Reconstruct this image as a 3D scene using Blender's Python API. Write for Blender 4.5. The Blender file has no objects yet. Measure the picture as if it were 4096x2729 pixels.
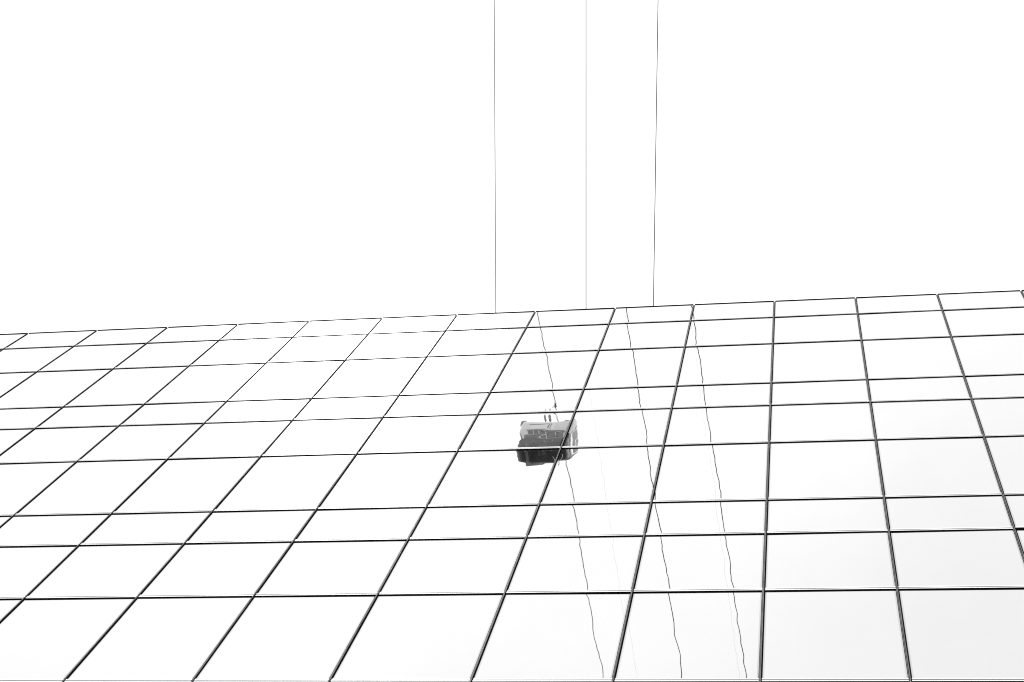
import bpy, bmesh, math, random
from mathutils import Matrix, Vector, noise

random.seed(7)
sc = bpy.context.scene
col = sc.collection

# ---------------------------------------------------------------- camera
CAM_H = 1.6
CAM = Vector((5.5515, -6.6722, CAM_H))
cd = bpy.data.cameras.new('camera')
cam = bpy.data.objects.new('camera', cd)
col.objects.link(cam)
RIGHT = Vector((0.9825922559, 0.0887885474, 0.1631841062))
UP = Vector((0.0390606637, -0.9574996838, 0.2857772210))
BACK = Vector((0.1816224744, -0.2744284050, -0.9442999139))
m = Matrix((RIGHT, UP, BACK)).transposed().to_4x4()
m.translation = CAM
cam.matrix_world = m
cd.sensor_fit = 'HORIZONTAL'
cd.sensor_width = 36.0
cd.lens = 56.839
cd.clip_start = 0.05
cd.clip_end = 5000
sc.camera = cam

# ---------------------------------------------------------------- overcast sky, soft sun, exposure
SUN_EL, SUN_AZ = math.radians(38), math.radians(118)
w = bpy.data.worlds.new('World')
sc.world = w
w.use_nodes = True
nt = w.node_tree
nt.nodes.clear()
o_ = nt.nodes.new('ShaderNodeOutputWorld')
bg = nt.nodes.new('ShaderNodeBackground')
sky = nt.nodes.new('ShaderNodeTexSky')
sky.sky_type = 'NISHITA'
sky.sun_disc = False
sky.sun_elevation = SUN_EL
sky.sun_rotation = SUN_AZ
sky.dust_density = 6.0
sky.air_density = 1.5
bw = nt.nodes.new('ShaderNodeRGBToBW')
mixn = nt.nodes.new('ShaderNodeMix')
mixn.data_type = 'FLOAT'
mixn.inputs[0].default_value = 0.93         # share of the even cloud layer
mixn.inputs[3].default_value = 4.9          # brightness of the cloud layer
nt.links.new(sky.outputs[0], bw.inputs[0])
nt.links.new(bw.outputs[0], mixn.inputs[2])
# cloud deck: faint mottling, plus added glows that brighten the glass and wash out lines
wtc = nt.nodes.new('ShaderNodeTexCoord')
wn = nt.nodes.new('ShaderNodeTexNoise')
wn.inputs['Scale'].default_value = 5.0
wn.inputs['Detail'].default_value = 3
nt.links.new(wtc.outputs['Generated'], wn.inputs['Vector'])
wr = nt.nodes.new('ShaderNodeMapRange')
wr.inputs[1].default_value, wr.inputs[2].default_value = 0.3, 0.7
wr.inputs[3].default_value, wr.inputs[4].default_value = 0.995, 1.06
nt.links.new(wn.outputs[0], wr.inputs[0])
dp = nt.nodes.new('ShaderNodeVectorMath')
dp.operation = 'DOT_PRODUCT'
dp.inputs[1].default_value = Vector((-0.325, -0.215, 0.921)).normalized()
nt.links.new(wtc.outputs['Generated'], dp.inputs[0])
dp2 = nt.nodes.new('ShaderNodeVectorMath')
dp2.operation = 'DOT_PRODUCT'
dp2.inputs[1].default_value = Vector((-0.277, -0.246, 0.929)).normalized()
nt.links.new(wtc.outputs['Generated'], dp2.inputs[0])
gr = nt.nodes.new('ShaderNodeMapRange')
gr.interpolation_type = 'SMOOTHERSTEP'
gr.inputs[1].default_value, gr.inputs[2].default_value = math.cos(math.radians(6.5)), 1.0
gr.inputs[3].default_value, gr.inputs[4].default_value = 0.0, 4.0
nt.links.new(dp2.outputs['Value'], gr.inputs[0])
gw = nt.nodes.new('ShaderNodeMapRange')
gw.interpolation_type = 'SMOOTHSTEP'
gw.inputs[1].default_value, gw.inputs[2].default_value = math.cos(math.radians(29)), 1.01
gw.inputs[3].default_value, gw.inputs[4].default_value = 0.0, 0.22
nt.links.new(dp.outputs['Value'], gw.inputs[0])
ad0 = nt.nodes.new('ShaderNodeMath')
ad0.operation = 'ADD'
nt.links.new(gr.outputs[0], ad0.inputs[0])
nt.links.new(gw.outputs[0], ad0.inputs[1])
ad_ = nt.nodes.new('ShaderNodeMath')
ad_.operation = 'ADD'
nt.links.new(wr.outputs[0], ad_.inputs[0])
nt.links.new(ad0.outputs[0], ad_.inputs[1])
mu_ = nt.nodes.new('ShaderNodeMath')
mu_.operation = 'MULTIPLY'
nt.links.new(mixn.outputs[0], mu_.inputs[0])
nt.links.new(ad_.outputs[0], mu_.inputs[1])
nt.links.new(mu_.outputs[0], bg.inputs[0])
bg.inputs[1].default_value = 0.10
nt.links.new(bg.outputs[0], o_.inputs[0])

sd = bpy.data.lights.new('sun', 'SUN')
sd.energy = 0.5
sd.angle = math.radians(25)
sun = bpy.data.objects.new('sun', sd)
col.objects.link(sun)
# direction towards the sun (sky texture: rotation measured from +Y clockwise)
sv = Vector((math.sin(SUN_AZ) * math.cos(SUN_EL), math.cos(SUN_AZ) * math.cos(SUN_EL), math.sin(SUN_EL)))
sun.rotation_euler = (sv).to_track_quat('Z', 'Y').to_euler()
sun.location = (0, -30, 80)

sc.view_settings.view_transform = 'Standard'
sc.view_settings.look = 'None'
sc.view_settings.gamma = 1.0
sc.view_settings.use_curve_mapping = False
sc.view_settings.exposure = 1.65
sc.render.film_transparent = False
sc.cycles.filter_width = 1.15


# ---------------------------------------------------------------- materials
def newmat(name):
    mt = bpy.data.materials.new(name)
    mt.use_nodes = True
    n = mt.node_tree
    return mt, n, n.nodes['Principled BSDF'], n.nodes['Material Output']


def add_noise(n, scale, detail=4, rough=0.6, stretch=(1, 1, 1), coord='Object'):
    tc = n.nodes.new('ShaderNodeTexCoord')
    mp = n.nodes.new('ShaderNodeMapping')
    mp.inputs['Scale'].default_value = stretch
    nz = n.nodes.new('ShaderNodeTexNoise')
    nz.inputs['Scale'].default_value = scale
    nz.inputs['Detail'].default_value = detail
    nz.inputs['Roughness'].default_value = rough
    n.links.new(tc.outputs[coord], mp.inputs[0])
    n.links.new(mp.outputs[0], nz.inputs['Vector'])
    return nz


def ramp(n, src, a, b, lo=0.3, hi=0.7):
    r = n.nodes.new('ShaderNodeMapRange')
    r.inputs[1].default_value = lo
    r.inputs[2].default_value = hi
    r.inputs[3].default_value = a
    r.inputs[4].default_value = b
    n.links.new(src, r.inputs[0])
    return r.outputs[0]


def grey(name, lo, hi, rough=0.5, metal=0.0, scale=8, stretch=(1, 1, 1), bump=0.0, spec=0.5):
    mt, n, p, out = newmat(name)
    nz = add_noise(n, scale, stretch=stretch)
    v = ramp(n, nz.outputs[0], lo, hi)
    n.links.new(v, p.inputs['Base Color'])
    p.inputs['Roughness'].default_value = rough
    p.inputs['Metallic'].default_value = metal
    p.inputs['Specular IOR Level'].default_value = spec
    if bump:
        bp = n.nodes.new('ShaderNodeBump')
        bp.inputs['Strength'].default_value = bump
        bp.inputs['Distance'].default_value = 0.01
        n.links.new(nz.outputs[0], bp.inputs['Height'])
        n.links.new(bp.outputs[0], p.inputs['Normal'])
    return mt


def glass(name, refl, veil_lo, veil_hi):
    """Mirror-coated glazing: grazing-stronger reflection over a dark room, with a thin uneven film of dust."""
    mt, n, p, out = newmat(name)
    p.inputs['Base Color'].default_value = (refl, refl, refl, 1)
    p.inputs['Metallic'].default_value = 1.0
    p.inputs['Roughness'].default_value = 0.0
    df = n.nodes.new('ShaderNodeBsdfDiffuse')
    info = n.nodes.new('ShaderNodeObjectInfo')
    tc = n.nodes.new('ShaderNodeTexCoord')
    mp = n.nodes.new('ShaderNodeMapping')
    mp.inputs['Scale'].default_value = (1.0, 1.0, 0.55)
    cmb = n.nodes.new('ShaderNodeCombineXYZ')
    ml = n.nodes.new('ShaderNodeMath')
    ml.operation = 'MULTIPLY'
    ml.inputs[1].default_value = 40.0
    n.links.new(info.outputs['Random'], ml.inputs[0])
    n.links.new(ml.outputs[0], cmb.inputs[0])
    n.links.new(ml.outputs[0], cmb.inputs[1])
    n.links.new(cmb.outputs[0], mp.inputs['Location'])
    n.links.new(tc.outputs['Object'], mp.inputs[0])
    nz = n.nodes.new('ShaderNodeTexNoise')
    nz.inputs['Scale'].default_value = 1.3
    nz.inputs['Detail'].default_value = 7
    nz.inputs['Roughness'].default_value = 0.62
    n.links.new(mp.outputs[0], nz.inputs['Vector'])
    v = ramp(n, nz.outputs[0], veil_lo, veil_hi, 0.35, 0.7)
    n.links.new(v, df.inputs[0])
    ad = n.nodes.new('ShaderNodeAddShader')
    n.links.new(p.outputs[0], ad.inputs[0])
    n.links.new(df.outputs[0], ad.inputs[1])
    n.links.new(ad.outputs[0], out.inputs[0])
    return mt


M_GLASS = glass('coated_glass', 0.535, 0.000, 0.014)
M_SPAN = glass('spandrel_glass', 0.47, 0.06, 0.08)
M_FRIT = glass('glass_edge_frit', 0.42, 0.0, 0.02)
M_ALU = grey('pale_aluminium', 0.74, 0.84, 0.22, metal=1.0, scale=3, stretch=(1, 1, 6))
M_STRIP = grey('weathered_aluminium', 0.04, 0.16, 0.6, scale=5, stretch=(8, 8, 1))
M_GASKET_SHADE = grey('black_gasket_and_shade', 0.003, 0.008, 1.0, scale=20, spec=0.0)
M_SEAL = grey('grey_sealant', 0.006, 0.02, 1.0, scale=9, stretch=(3, 3, 1), spec=0.0)
for _nm, _a, _b in (('steel_wire_rope', .06, .14), ('galvanised_wire_rope', .30, .50)):
  M_, _n, _p, _o = newmat(_nm)
  _tc = _n.nodes.new('ShaderNodeTexCoord')
  _wv = _n.nodes.new('ShaderNodeTexWave')
  _wv.bands_direction = 'DIAGONAL'
  _wv.inputs['Scale'].default_value = 30
  _wv.inputs['Distortion'].default_value = 2
  _n.links.new(_tc.outputs['Object'], _wv.inputs['Vector'])
  _n.links.new(ramp(_n, _wv.outputs['Fac'], _a, _b, 0, 1), _p.inputs['Base Color'])
  _p.inputs['Roughness'].default_value = 0.6
  if _a < .1:
    M_CABLE = M_
  else:
    M_CABLE2 = M_
M_GROUND = grey('paving', 0.24, 0.34, 0.85, scale=2, bump=0.3)
M_WALL = grey('render_wall', 0.28, 0.36, 0.8, scale=3, bump=0.2)
M_ROOF = grey('roofing_felt', 0.08, 0.12, 0.9, scale=3)
M_BODY = grey('cabin_pale_paint', 0.66, 0.82, 0.25, scale=2.5)
M_BELLY = grey('cabin_dark_underside', 0.012, 0.032, 0.5, scale=4, stretch=(4, 0.7, 1))
M_WIN = grey('cabin_window', 0.02, 0.05, 0.06, scale=3)
M_SIGN = grey('cabin_white_panel', 0.84, 0.88, 0.4, scale=3)
M_DARK = grey('cabin_black_trim', 0.015, 0.03, 0.5, scale=6)
M_PAD = grey('cabin_corner_pad', 0.10, 0.22, 0.6, scale=9)
M_METAL = grey('cabin_hanger_steel', 0.05, 0.10, 0.45, scale=6)
M_LIGHTTRIM = grey('cabin_light_trim', 0.86, 0.90, 0.3, scale=5)


# ---------------------------------------------------------------- helpers
def link(name, me, mats, parent=None, loc=(0, 0, 0)):
    o = bpy.data.objects.new(name, me)
    for k in (mats if isinstance(mats, (list, tuple)) else [mats]):
        me.materials.append(k)
    o.location = loc
    col.objects.link(o)
    if parent is not None:
        o.parent = parent
    return o


def thing(name, label, cat, loc=(0, 0, 0), group=None):
    o = bpy.data.objects.new(name, None)
    o.empty_display_size = 0.3
    o.location = loc
    o['label'] = label
    o['category'] = cat
    if group:
        o['group'] = group
    col.objects.link(o)
    return o


class MB:
    def __init__(self):
        self.v, self.f, self.mi = [], [], []

    def box(self, x0, x1, y0, y1, z0, z1, mi=0):
        b = len(self.v)
        self.v += [(x0, y0, z0), (x1, y0, z0), (x1, y1, z0), (x0, y1, z0),
                   (x0, y0, z1), (x1, y0, z1), (x1, y1, z1), (x0, y1, z1)]
        for q in ((0, 3, 2, 1), (4, 5, 6, 7), (0, 1, 5, 4), (1, 2, 6, 5), (2, 3, 7, 6), (3, 0, 4, 7)):
            self.f.append([b + i for i in q])
            self.mi.append(mi)

    def tube(self, pts, r, n=8, mi=0):
        pts = [Vector(p) for p in pts]
        b = len(self.v)
        for i, p in enumerate(pts):
            d = (pts[min(i + 1, len(pts) - 1)] - pts[max(i - 1, 0)]).normalized()
            if i == 0:
                a = d.orthogonal().normalized()
            a = (a - d * a.dot(d)).normalized()
            c = d.cross(a)
            for k in range(n):
                t = 2 * math.pi * k / n
                q = p + a * (r * math.cos(t)) + c * (r * math.sin(t))
                self.v.append(tuple(q))
        for i in range(len(pts) - 1):
            for k in range(n):
                k2 = (k + 1) % n
                self.f.append([b + i * n + k, b + i * n + k2, b + (i + 1) * n + k2, b + (i + 1) * n + k])
                self.mi.append(mi)
        self.f.append([b + k for k in range(n)])
        self.mi.append(mi)
        e = b + (len(pts) - 1) * n
        self.f.append([e + k for k in reversed(range(n))])
        self.mi.append(mi)

    def build(self, name, mats, parent=None, loc=(0, 0, 0), smooth=False, bevel=0.0):
        me = bpy.data.meshes.new(name)
        me.from_pydata(self.v, [], self.f)
        me.polygons.foreach_set('material_index', self.mi)
        bm = bmesh.new()
        bm.from_mesh(me)
        bmesh.ops.recalc_face_normals(bm, faces=bm.faces)
        bm.to_mesh(me)
        bm.free()
        if smooth:
            me.polygons.foreach_set('use_smooth', [True] * len(me.polygons))
        me.update()
        o = link(name, me, mats, parent, loc)
        if bevel:
            bv = o.modifiers.new('bevel', 'BEVEL')
            bv.width = bevel
            bv.segments = 2
        return o


# ---------------------------------------------------------------- the setting: ground
g = MB()
g.box(-600, 600, -600, 600, -0.3, 0)
go = g.build('ground', M_GROUND)
go['kind'] = 'structure'

# ---------------------------------------------------------------- the building
S = 1.25
XK = {-6: -5.9875, -5: -4.99, -4: -3.9835, -3: -3.0005, -2: -2.0172, -1: -1.0263, 0: -0.0293, 1: 0.9956,
      2: 2.0215, 3: 3.0178, 4: 4.0166, 5: 5.0027, 6: 5.9801}
for k in range(-14, -6):
    XK[k] = XK[-6] + (k + 6) * 0.998
for k in range(7, 15):
    XK[k] = XK[6] + (k - 6) * 0.985
KS = sorted(XK)
XS = [XK[k] * S for k in KS]
ZR = [19.6713, 18.9329, 17.8342, 16.3953, 15.6631, 14.5688, 13.1343, 12.4077, 11.3205, 9.8987]
ZL = [z * S + CAM_H for z in ZR]
DZ = [0.73, 1.09, 1.43]
i = 0
while ZL[-1] > 3.4:
    ZL.append(ZL[-1] - DZ[i % 3] * S)
    i += 1
TOP = ZL[0]
X0, X1 = XS[0], XS[-1]

bld = thing('glass_office_building', 'mirror glass office building with a grid of pale rails and dark joints', 'building', (0, 0, 0))

RH = 0.060      # height of a transom rail
VH = 0.0175     # half width of a vertical joint


def pane_mesh(wd, ht, seed):
    """A thick glass sheet whose face is out of flat by hundredths of a millimetre, as heat-treated glass is."""
    r = random.Random(seed)
    fr = 0.014
    nx = max(10, int(wd / 0.045))
    nz = max(10, int(ht / 0.040))
    xs = [-wd / 2, -wd / 2 + fr] + [-wd / 2 + fr + (wd - 2 * fr) * i / nx for i in range(1, nx)] + [wd / 2 - fr, wd / 2]
    zs = [0, fr * .6] + [fr * .6 + (ht - 1.2 * fr) * i / nz for i in range(1, nz)] + [ht - fr * .6, ht]
    off = Vector((r.uniform(-50, 50), r.uniform(-50, 50), r.uniform(-50, 50)))
    tx, tz = r.gauss(0, 0.0011), r.gauss(0, 0.0004)
    bow = r.uniform(0.15, 0.9) * 0.0010
    ek = [r.gauss(0, 0.0022) for _ in range(2)]
    ph = r.uniform(0, 6.3)
    wl = r.uniform(0.16, 0.26)

    def h(x, z):
        u = z / ht
        y = tx * x + tz * (z - ht / 2)
        y += bow * (x * x + (z - ht / 2) ** 2) * 0.6
        y += 0.00034 * noise.noise(Vector((x * 2.1, z * 2.1, 0)) + off)
        y += 0.00008 * noise.noise(Vector((x * 5.5, z * 6.5, 3)) + off)
        y += 0.000020 * noise.noise(Vector((x * 13.0, z * 15.0, 7)) + off)
        # edge dip near the top and bottom: shears sideways
        y += ek[0] * x * 0.05 * math.exp(-z / 0.06) * 0.8
        y += ek[0] * 0.05 * math.exp(-z / 0.06) + ek[1] * 0.05 * math.exp(-(ht - z) / 0.06)
        y += 0.0009 * x * (math.exp(-z / 0.07) * math.sin(ph) + math.exp(-(ht - z) / 0.07) * math.cos(ph))
        y += 0.000010 * math.sin(z / wl * 6.283 + ph)
        return y

    vs, fs, mi = [], [], []
    W, H = len(xs), len(zs)
    for z in zs:
        for x in xs:
            vs.append((x, h(x, z), z))
    for j in range(H - 1):
        for i2 in range(W - 1):
            a = j * W + i2
            fs.append((a, a + 1, a + 1 + W, a + W))
            mi.append(1 if i2 in (0, W - 2) or j in (0, H - 2) else 0)
    nfront = len(fs)
    b = len(vs)
    T = 0.012
    c = [(-wd / 2, 0), (wd / 2, 0), (wd / 2, ht), (-wd / 2, ht)]
    vs += [(x, h(x, z), z) for x, z in c] + [(x, T, z) for x, z in c]
    fs += [(b + 7, b + 6, b + 5, b + 4)]
    for k in range(4):
        k2 = (k + 1) % 4
        fs.append((b + k2, b + k, b + 4 + k, b + 4 + k2))
    mi += [1] * 5
    me = bpy.data.meshes.new('window_pane')
    me.from_pydata(vs, [], fs)
    me.polygons.foreach_set('material_index', mi)
    me.polygons.foreach_set('use_smooth', [i < nfront for i in range(len(fs))])
    me.update()
    return me


def cam_xy(p):
    d = Vector(p) - CAM
    zz = -d.dot(BACK)
    return 0.5 + d.dot(RIGHT) / zz * 56.839 / 36, 0.5 * 682 / 1024 - d.dot(UP) / zz * 56.839 / 36


cells = []
for r in range(len(ZL) - 1):
    z1 = ZL[r] - (0.006 if r == 0 else 0.004)
    z0 = ZL[r + 1] + RH
    for c in range(len(XS) - 1):
        x0, x1 = XS[c] + VH, XS[c + 1] - VH
        # share of the photograph the cell fills (sampled)
        n = 0
        for a in range(9):
            for b in range(9):
                u, v = cam_xy((x0 + (x1 - x0) * a / 8, 0, z0 + (z1 - z0) * b / 8))
                if 0 <= u <= 1 and 0 <= v <= 682 / 1024:
                    n += 1
        q = [cam_xy((x, 0, z)) for x, z in ((x0, z0), (x1, z0), (x1, z1), (x0, z1))]
        ar = abs(sum(q[k][0] * q[(k + 1) % 4][1] - q[(k + 1) % 4][0] * q[k][1] for k in range(4))) / 2
        cells.append((ar * n / 81, r, c, x0, x1, z0, z1))
cells.sort(key=lambda t: -t[0])
inview = sum(1 for t in cells if t[0] > 0)
print('panes in view', inview)


def pane_mats(r):
    return (M_SPAN if r % 3 == 1 and r == 4 else M_GLASS, M_FRIT)


for (ar, r, c, x0, x1, z0, z1) in cells[:100]:
    me = pane_mesh(x1 - x0, z1 - z0, r * 100 + c)
    link('window_pane', me, list(pane_mats(r)), bld, ((x0 + x1) / 2, 0, z0))
# the smaller and unseen remainder of the glazing: one part
allv, allf, alli, alls = [], [], [], []
for (ar, r, c, x0, x1, z0, z1) in cells[100:]:
    if ar > 0:
        me = pane_mesh(x1 - x0, z1 - z0, r * 100 + c)
        b = len(allv)
        ox, oz = (x0 + x1) / 2, z0
        for v in me.vertices:
            allv.append((v.co.x + ox, v.co.y, v.co.z + oz))
        for p in me.polygons:
            allf.append([b + i for i in p.vertices])
            alli.append(p.material_index)
            alls.append(p.use_smooth)
        bpy.data.meshes.remove(me)
    else:
        b = len(allv)
        allv += [(x0, 0, z0), (x1, 0, z0), (x1, 0, z1), (x0, 0, z1), (x0, .012, z0), (x1, .012, z0), (x1, .012, z1), (x0, .012, z1)]
        for q in ((0, 1, 2, 3), (7, 6, 5, 4), (1, 0, 4, 5), (2, 1, 5, 6), (3, 2, 6, 7), (0, 3, 7, 4)):
            allf.append([b + i for i in q])
            alli.append(0)
            alls.append(False)
me = bpy.data.meshes.new('window_panes')
me.from_pydata(allv, [], allf)
me.polygons.foreach_set('material_index', alli)
me.polygons.foreach_set('use_smooth', alls)
me.update()
rest = link('outer_glazing', me, [M_GLASS, M_FRIT], bld)
rest['kind'] = 'stuff'

# vertical joints: black-sided fin with a weathered strip on its nose, gaskets and a thin pale bead beside it
for xi, x in enumerate(XS):
    b = MB()
    zb, zt = 0.0, TOP - 0.045
    b.box(x - .0045, x + .0040, -.0105, .02, zb, zt, 0)
    b.box(x - .0045, x + .0040, -.0125, -.0105, zb, zt + .002, 1)
    b.box(x - .0095, x - .0045, -.0020, .02, zb, zt, 0)
    b.box(x - .0105, x - .0095, -.0040, .02, zb, zt, 2)
    b.box(x - .0173, x - .0105, -.0025, .02, zb, zt, 3)
    b.box(x + .0040, x + .0095, -.0020, .02, zb, zt, 0)
    b.box(x + .0095, x + .0173, -.0025, .02, zb, zt, 0)
    b.build('mullion', [M_GASKET_SHADE, M_STRIP, M_ALU, M_SEAL], bld)

# rails: two pale lips with a thin black line between them and a black strip below that paints in the soffit's shade, cut at every vertical joint
for r, z in enumerate(ZL):
    if r == 0:
        continue
    b = MB()
    for c in range(len(XS) - 1):
        x0, x1 = XS[c] + .0135, XS[c + 1] - .0135
        lost = (r == 7 and KS[c] == 6)          # one lower lip is missing, the black seat shows
        b.box(x0, x1, -.0095, .02, z - .0065, z + .003, 0)
        b.box(x0, x1, -.0055 if not lost else -.004, .02, z + .003, z + .031, 0 if lost else 1)
        b.box(x0, x1, -.0066, .02, z + .031, z + .0395, 0)
        b.box(x0, x1, -.0060, .02, z + .0395, z + RH, 1)
    b.build('transom', [M_GASKET_SHADE, M_ALU], bld)

# thin dark coping along the roof edge, open at every joint
b = MB()
for c in range(len(XS) - 1):
    b.box(XS[c] + .010, XS[c + 1] - .010, -.009, .014, TOP - .006, TOP + .012)
b.build('coping', M_GASKET_SHADE, bld)

# body of the building behind the glazing
b = MB()
DEP = 22.0
b.box(X0, X1, .05, DEP, 0, TOP - 0.55, 0)
b.build('core_wall', M_WALL, bld)
b = MB()
b.box(X0 + .1, X1 - .1, .35, DEP - .1, TOP - .548, TOP - .50)
b.build('roof', M_ROOF, bld)
b = MB()
b.box(X0, X1, -.05, .045, 0, ZL[-1] - .006)
b.build('plinth', M_WALL, bld)

# ---------------------------------------------------------------- ropes of the cableway
def rope(name, x0, z0, ax, bz, rad, label, cat, group, mat=None):
    pts = []
    L0, L1 = -60.0, 95.0
    n = 60
    for i in range(n + 1):
        t = L0 + (L1 - L0) * i / n
        pts.append((ax * t, -t, bz * t))
    b = MB()
    b.tube(pts, rad, 10)
    o = b.build(name, mat or M_CABLE, None, (x0, 0, z0 + CAM_H), smooth=True)
    o['label'] = label
    o['category'] = cat
    o['group'] = group
    return o


G = 'ropes of the cableway over the roof'
rope('cable', -5.0049, 56.1979, .0357, .2971, .0208, 'leftmost of the three ropes in the sky, its reflection meeting the cable car', 'cable', G, M_CABLE2)
rope('cable', -2.5554, 62.736, .0623, .1204, .0200, 'thinnest of the three ropes in the sky, the middle one', 'cable', G)
rope('cable', .7834, 55.2249, .0648, .1926, .0176, 'rightmost and darkest of the three ropes crossing the white sky', 'cable', G)
rope('haul_wire', -4.30, 60.0, .0543, .2034, .0024, 'hair-thin wire seen only as a faint reflection right of the cable car', 'wire', G)
rope('haul_wire', .30, 60.0, .0543, .2034, .0024, 'hair-thin wire seen only as a faint reflection beside the rightmost rope', 'wire', G)

# ---------------------------------------------------------------- cable car, above and behind the camera; the photo shows it mirrored in the glass
CX, CY, CZ = -4.55, -14.3, 56.7 + CAM_H
car = thing('cable_car', 'pale cable car cabin with dark underside, mirrored in the glass panes', 'cable car', (CX, CY, CZ))

# rings: z, x0, x1, y0, y1 (y1 faces the building), corner radius
RINGS = [
    (0.00, -0.50, 0.80, -0.28, 0.42, .12),
    (0.03, -0.55, 0.86, -0.34, 0.46, .16),
    (0.32, -0.72, 0.92, -0.50, 0.56, .18),
    (0.62, -0.87, 0.99, -0.60, 0.66, .20),
    (0.95, -0.98, 1.04, -0.64, 0.73, .20),
    (1.40, -1.05, 1.09, -0.68, 0.79, .20),
    (1.62, -1.07, 1.09, -0.68, 0.79, .20),
    (1.76, -1.05, 1.06, -0.65, 0.74, .22),
    (1.85, -1.00, 1.00, -0.58, 0.64, .24),
    (1.90, -0.85, 0.85, -0.45, 0.45, .24),
]


def ring_at(z):
    for a, b in zip(RINGS, RINGS[1:]):
        if a[0] <= z <= b[0]:
            t = (z - a[0]) / (b[0] - a[0])
            return tuple(p + (q - p) * t for p, q in zip(a, b))
    return RINGS[-1]


def ring_pts(rg, n=7, grow=0.0):
    z, x0, x1, y0, y1, r = rg
    x0 -= grow; x1 += grow; y0 -= grow; y1 += grow
    out = []
    for cx, cy, a0 in ((x1 - r, y1 - r, 0), (x0 + r, y1 - r, 90), (x0 + r, y0 + r, 180), (x1 - r, y0 + r, 270)):
        for k in range(n):
            a = math.radians(a0 + 90 * k / (n - 1))
            out.append((cx + r * math.cos(a), cy + r * math.sin(a), z))
    return out


def loft(name, rings, mat, cap0=True, cap1=True, grow=0.0):
    b = MB()
    n = 0
    for rg in rings:
        p = ring_pts(rg, grow=grow)
        n = len(p)
        b.v += p
    for j in range(len(rings) - 1):
        for k in range(n):
            k2 = (k + 1) % n
            b.f.append([j * n + k, j * n + k2, (j + 1) * n + k2, (j + 1) * n + k])
            b.mi.append(0)
    if cap0:
        b.f.append(list(reversed(range(n)))); b.mi.append(0)
    if cap1:
        e = (len(rings) - 1) * n
        b.f.append([e + k for k in range(n)]); b.mi.append(0)
    o = b.build(name, mat, car, smooth=True)
    if isinstance(mat, list):        # the overhanging flare is painted dark like the underside
        for p in o.data.polygons:
            if p.normal.z < -.12 and p.normal.y < .30:
                p.material_index = 1
    return o


loft('lower_body', [r for r in RINGS if r[0] <= .32] + [ring_at(.41)], M_BELLY, True, False)
loft('body', [ring_at(.41), RINGS[3], RINGS[4], RINGS[5], ring_at(1.55)], [M_BODY, M_BELLY], False, False)
loft('roof', [ring_at(1.55), RINGS[6], RINGS[7], RINGS[8], RINGS[9]], M_LIGHTTRIM, False, True)
loft('bumper_rail', [ring_at(.40), ring_at(.42), ring_at(.44), ring_at(.46)], M_METAL, True, True, grow=.012)


# dark skirt swelling out below the left side of the cabin
loft('skirt', [(.34, -.80, -.20, -.36, .16, .20), (.40, -.94, -.20, -.46, .30, .26), (.60, -1.09, -.20, -.54, .44, .32),
               (.74, -1.06, -.20, -.54, .42, .32), (.80, -.96, -.20, -.48, .34, .30)], M_BELLY)


def side_pt(face, u, z, off=.008):
    """Point on a cabin side: u runs 0..1 along it between the rounded corners."""
    z_, x0, x1, y0, y1, r = ring_at(z)
    if face == 'b':       # towards the building
        return (x0 + r + (x1 - x0 - 2 * r) * u, y1 + off, z)
    if face == 'a':
        return (x0 + r + (x1 - x0 - 2 * r) * u, y0 - off, z)
    if face == 'r':
        return (x1 + off, y0 + r + (y1 - y0 - 2 * r) * u, z)
    return (x0 - off, y0 + r + (y1 - y0 - 2 * r) * u, z)


def patch(name, face, u0, u1, z0, z1, mat, off=.008, parent=None, rc=.05):
    """Panel of real thickness that follows the cabin side, with rounded corners."""
    b = MB()
    NU, NZ = 10, 6
    for lay in (off, -.01):
        for j in range(NZ + 1):
            z = z0 + (z1 - z0) * j / NZ
            e = min(j, NZ - j) / NZ * (z1 - z0)
            ins = (rc - math.sqrt(max(0, rc * rc - (rc - min(e, rc)) ** 2))) / 1.6
            for i2 in range(NU + 1):
                u = (u0 + ins) + (u1 - u0 - 2 * ins) * i2 / NU
                b.v.append(side_pt(face, u, z, lay))
    Wn = NU + 1
    B = Wn * (NZ + 1)
    for j in range(NZ):
        for i2 in range(NU):
            a = j * Wn + i2
            b.f.append([a, a + 1, a + 1 + Wn, a + Wn]); b.mi.append(0)
            b.f.append([B + a, B + a + Wn, B + a + 1 + Wn, B + a + 1]); b.mi.append(0)
    rim = [i2 for i2 in range(Wn)] + [j * Wn + NU for j in range(1, NZ + 1)] + [NZ * Wn + i2 for i2 in range(NU - 1, -1, -1)] + [j * Wn for j in range(NZ - 1, 0, -1)]
    for k in range(len(rim)):
        p, q = rim[k], rim[(k + 1) % len(rim)]
        b.f.append([p, q, B + q, B + p]); b.mi.append(0)
    return b.build(name, mat, parent or car)


# side facing the building: pale panel, sill lines, low band of small dark windows
patch('side_panel', 'b', .12, .70, .80, 1.42, M_SIGN)
patch('panel_stripe', 'b', .545, .575, .84, 1.40, M_METAL, off=.013)
patch('panel_stripe', 'b', .60, .615, .84, 1.40, M_METAL, off=.013)
patch('window_sill', 'b', .0, 1.0, .655, .70, M_DARK, off=.014, rc=.01)
patch('window_sill', 'b', .0, 1.0, .585, .605, M_METAL, off=.014, rc=.01)
for u0, u1 in ((.03, .16), (.18, .32), (.34, .50), (.52, .76), (.78, .98)):
    patch('window', 'b', u0, u1, .47 + .02, .575, M_WIN, off=.010, rc=.02)
patch('handrail', 'b', .10, .60, 1.475, 1.49, M_METAL, off=.014, rc=.01)
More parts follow.
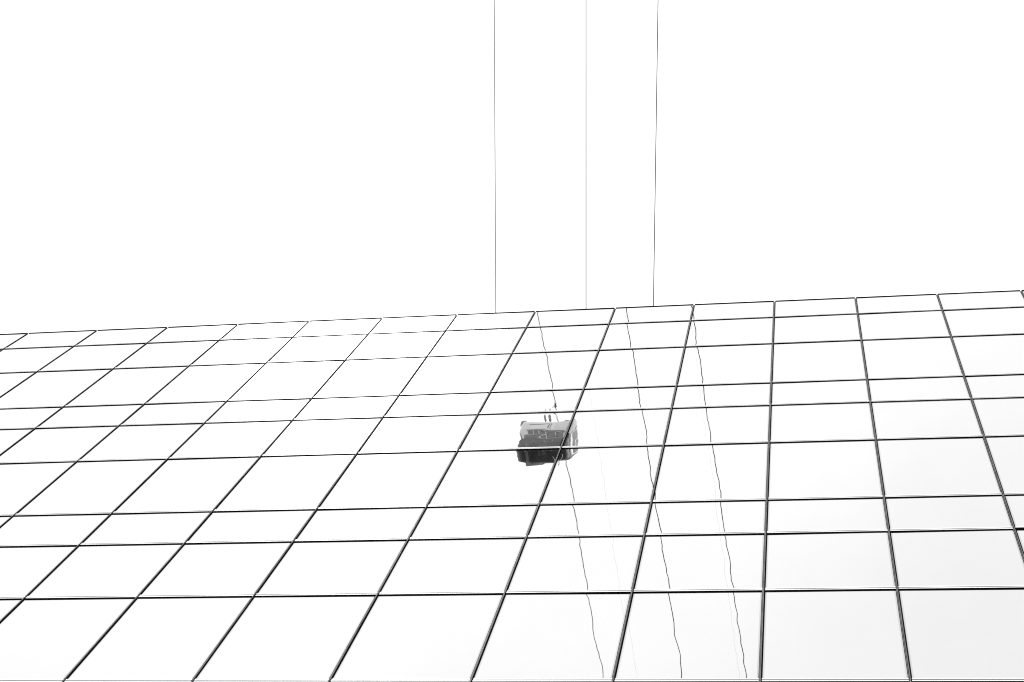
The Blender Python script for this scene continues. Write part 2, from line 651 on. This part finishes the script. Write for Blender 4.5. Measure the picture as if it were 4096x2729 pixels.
# side towards the right: door with tall panes
patch('door', 'r', .02, .98, .52, 1.58, M_BODY, off=.008)
patch('window', 'r', .08, .47, .75, 1.50, M_WIN, off=.016)
patch('window', 'r', .53, .92, .75, 1.50, M_WIN, off=.016)
patch('window', 'l', .06, .47, .75, 1.50, M_WIN, off=.012)
patch('window', 'l', .53, .94, .75, 1.50, M_WIN, off=.012)
patch('window', 'a', .04, .96, .75, 1.50, M_WIN, off=.012)


# dark pads on the upper corners
for cx_, cy_ in ((-.93, .64), (.74, .66), (-.93, -.54), (.91, -.54)):
    bm = bmesh.new()
    bmesh.ops.create_uvsphere(bm, u_segments=16, v_segments=10, radius=1)
    bmesh.ops.scale(bm, vec=(.17, .16, .13), verts=bm.verts)
    for f in bm.faces:
        f.smooth = True
    me = bpy.data.meshes.new('corner_pad')
    bm.to_mesh(me)
    bm.free()
    link('corner_pad', me, M_PAD, car, (cx_, cy_, 1.70))

# ribs, hatch and seams on the underside
for x in (-.34, -.02, .30, .58):
    b = MB()
    b.box(x - .02, x + .02, -.24, .66, -.03, .0)
    b.build('floor_rib', M_DARK, car)
b = MB()
b.box(-.14, .18, .05, .45, -.022, .0)
b.build('floor_hatch', M_METAL, car, bevel=.01)
for x, y in ((.10, .60), (.42, .60), (-.62, .52)):
    b = MB()
    b.box(x - .018, x + .018, y - .012, y + .012, -.02, .0)
    b.build('reflector', M_SIGN, car)
# bracket in a V below the far edge
b = MB()
b.tube([(.42, -.10, -.035), (.52, -.36, .02), (.54, -.60, .12)], .012)
b.tube([(.72, -.10, -.035), (.60, -.36, .02), (.54, -.60, .12)], .012)
b.build('tow_bracket', M_LIGHTTRIM, car)
# step plate along the far edge
b = MB()
b.box(-.80, .20, -.64, -.52, .66, .70)
b.build('step_plate', M_LIGHTTRIM, car, bevel=.01)

# roof fittings and hanger up to the rope
for x, s in ((-.62, .03), (-.28, .035), (-.20, .035), (-.08, .05)):
    b = MB()
    b.box(x - s, x + s, .46, .54, 1.84, 1.97)
    b.build('roof_fitting', M_DARK, car)
y_ = .70
t_ = -(CY + y_)
rx = -5.0049 + .0357 * t_ - CX
rz = 56.1979 + .2971 * t_ + CAM_H - CZ
for x, rr in ((-.10, .026), (.08, .034)):
    b = MB()
    b.tube([(x, .62, 1.80), (x - .05, .68, 2.15), (x - .15, .73, 2.80)], rr, 8)
    b.tube([(x - .05, .68, 2.15), (x - .11, .71, 2.50)], rr * 1.5, 8)
    b.tube([(x - .15, .73, 2.80), (rx, .70, rz - .06)], .005, 6)
    b.build('hanger_arm', M_METAL, car, smooth=True)
b = MB()
b.box(-.16, .24, .60, .66, 1.88, 1.905)
b.build('cross_bar', M_DARK, car)
b = MB()
b.box(rx - .03, rx + .03, y_ - .08, y_ + .08, rz - .05, rz - .03)
b.build('rope_grip', M_METAL, car)
for yy in (.62, .78):
    b = MB()
    b.tube([(rx - .045, yy, rz + .05 - .2971 * (yy - .70)), (rx + .045, yy, rz + .05 - .2971 * (yy - .70))], .02, 16)
    b.build('sheave', M_DARK, car)
print('rope above car', rx, rz)
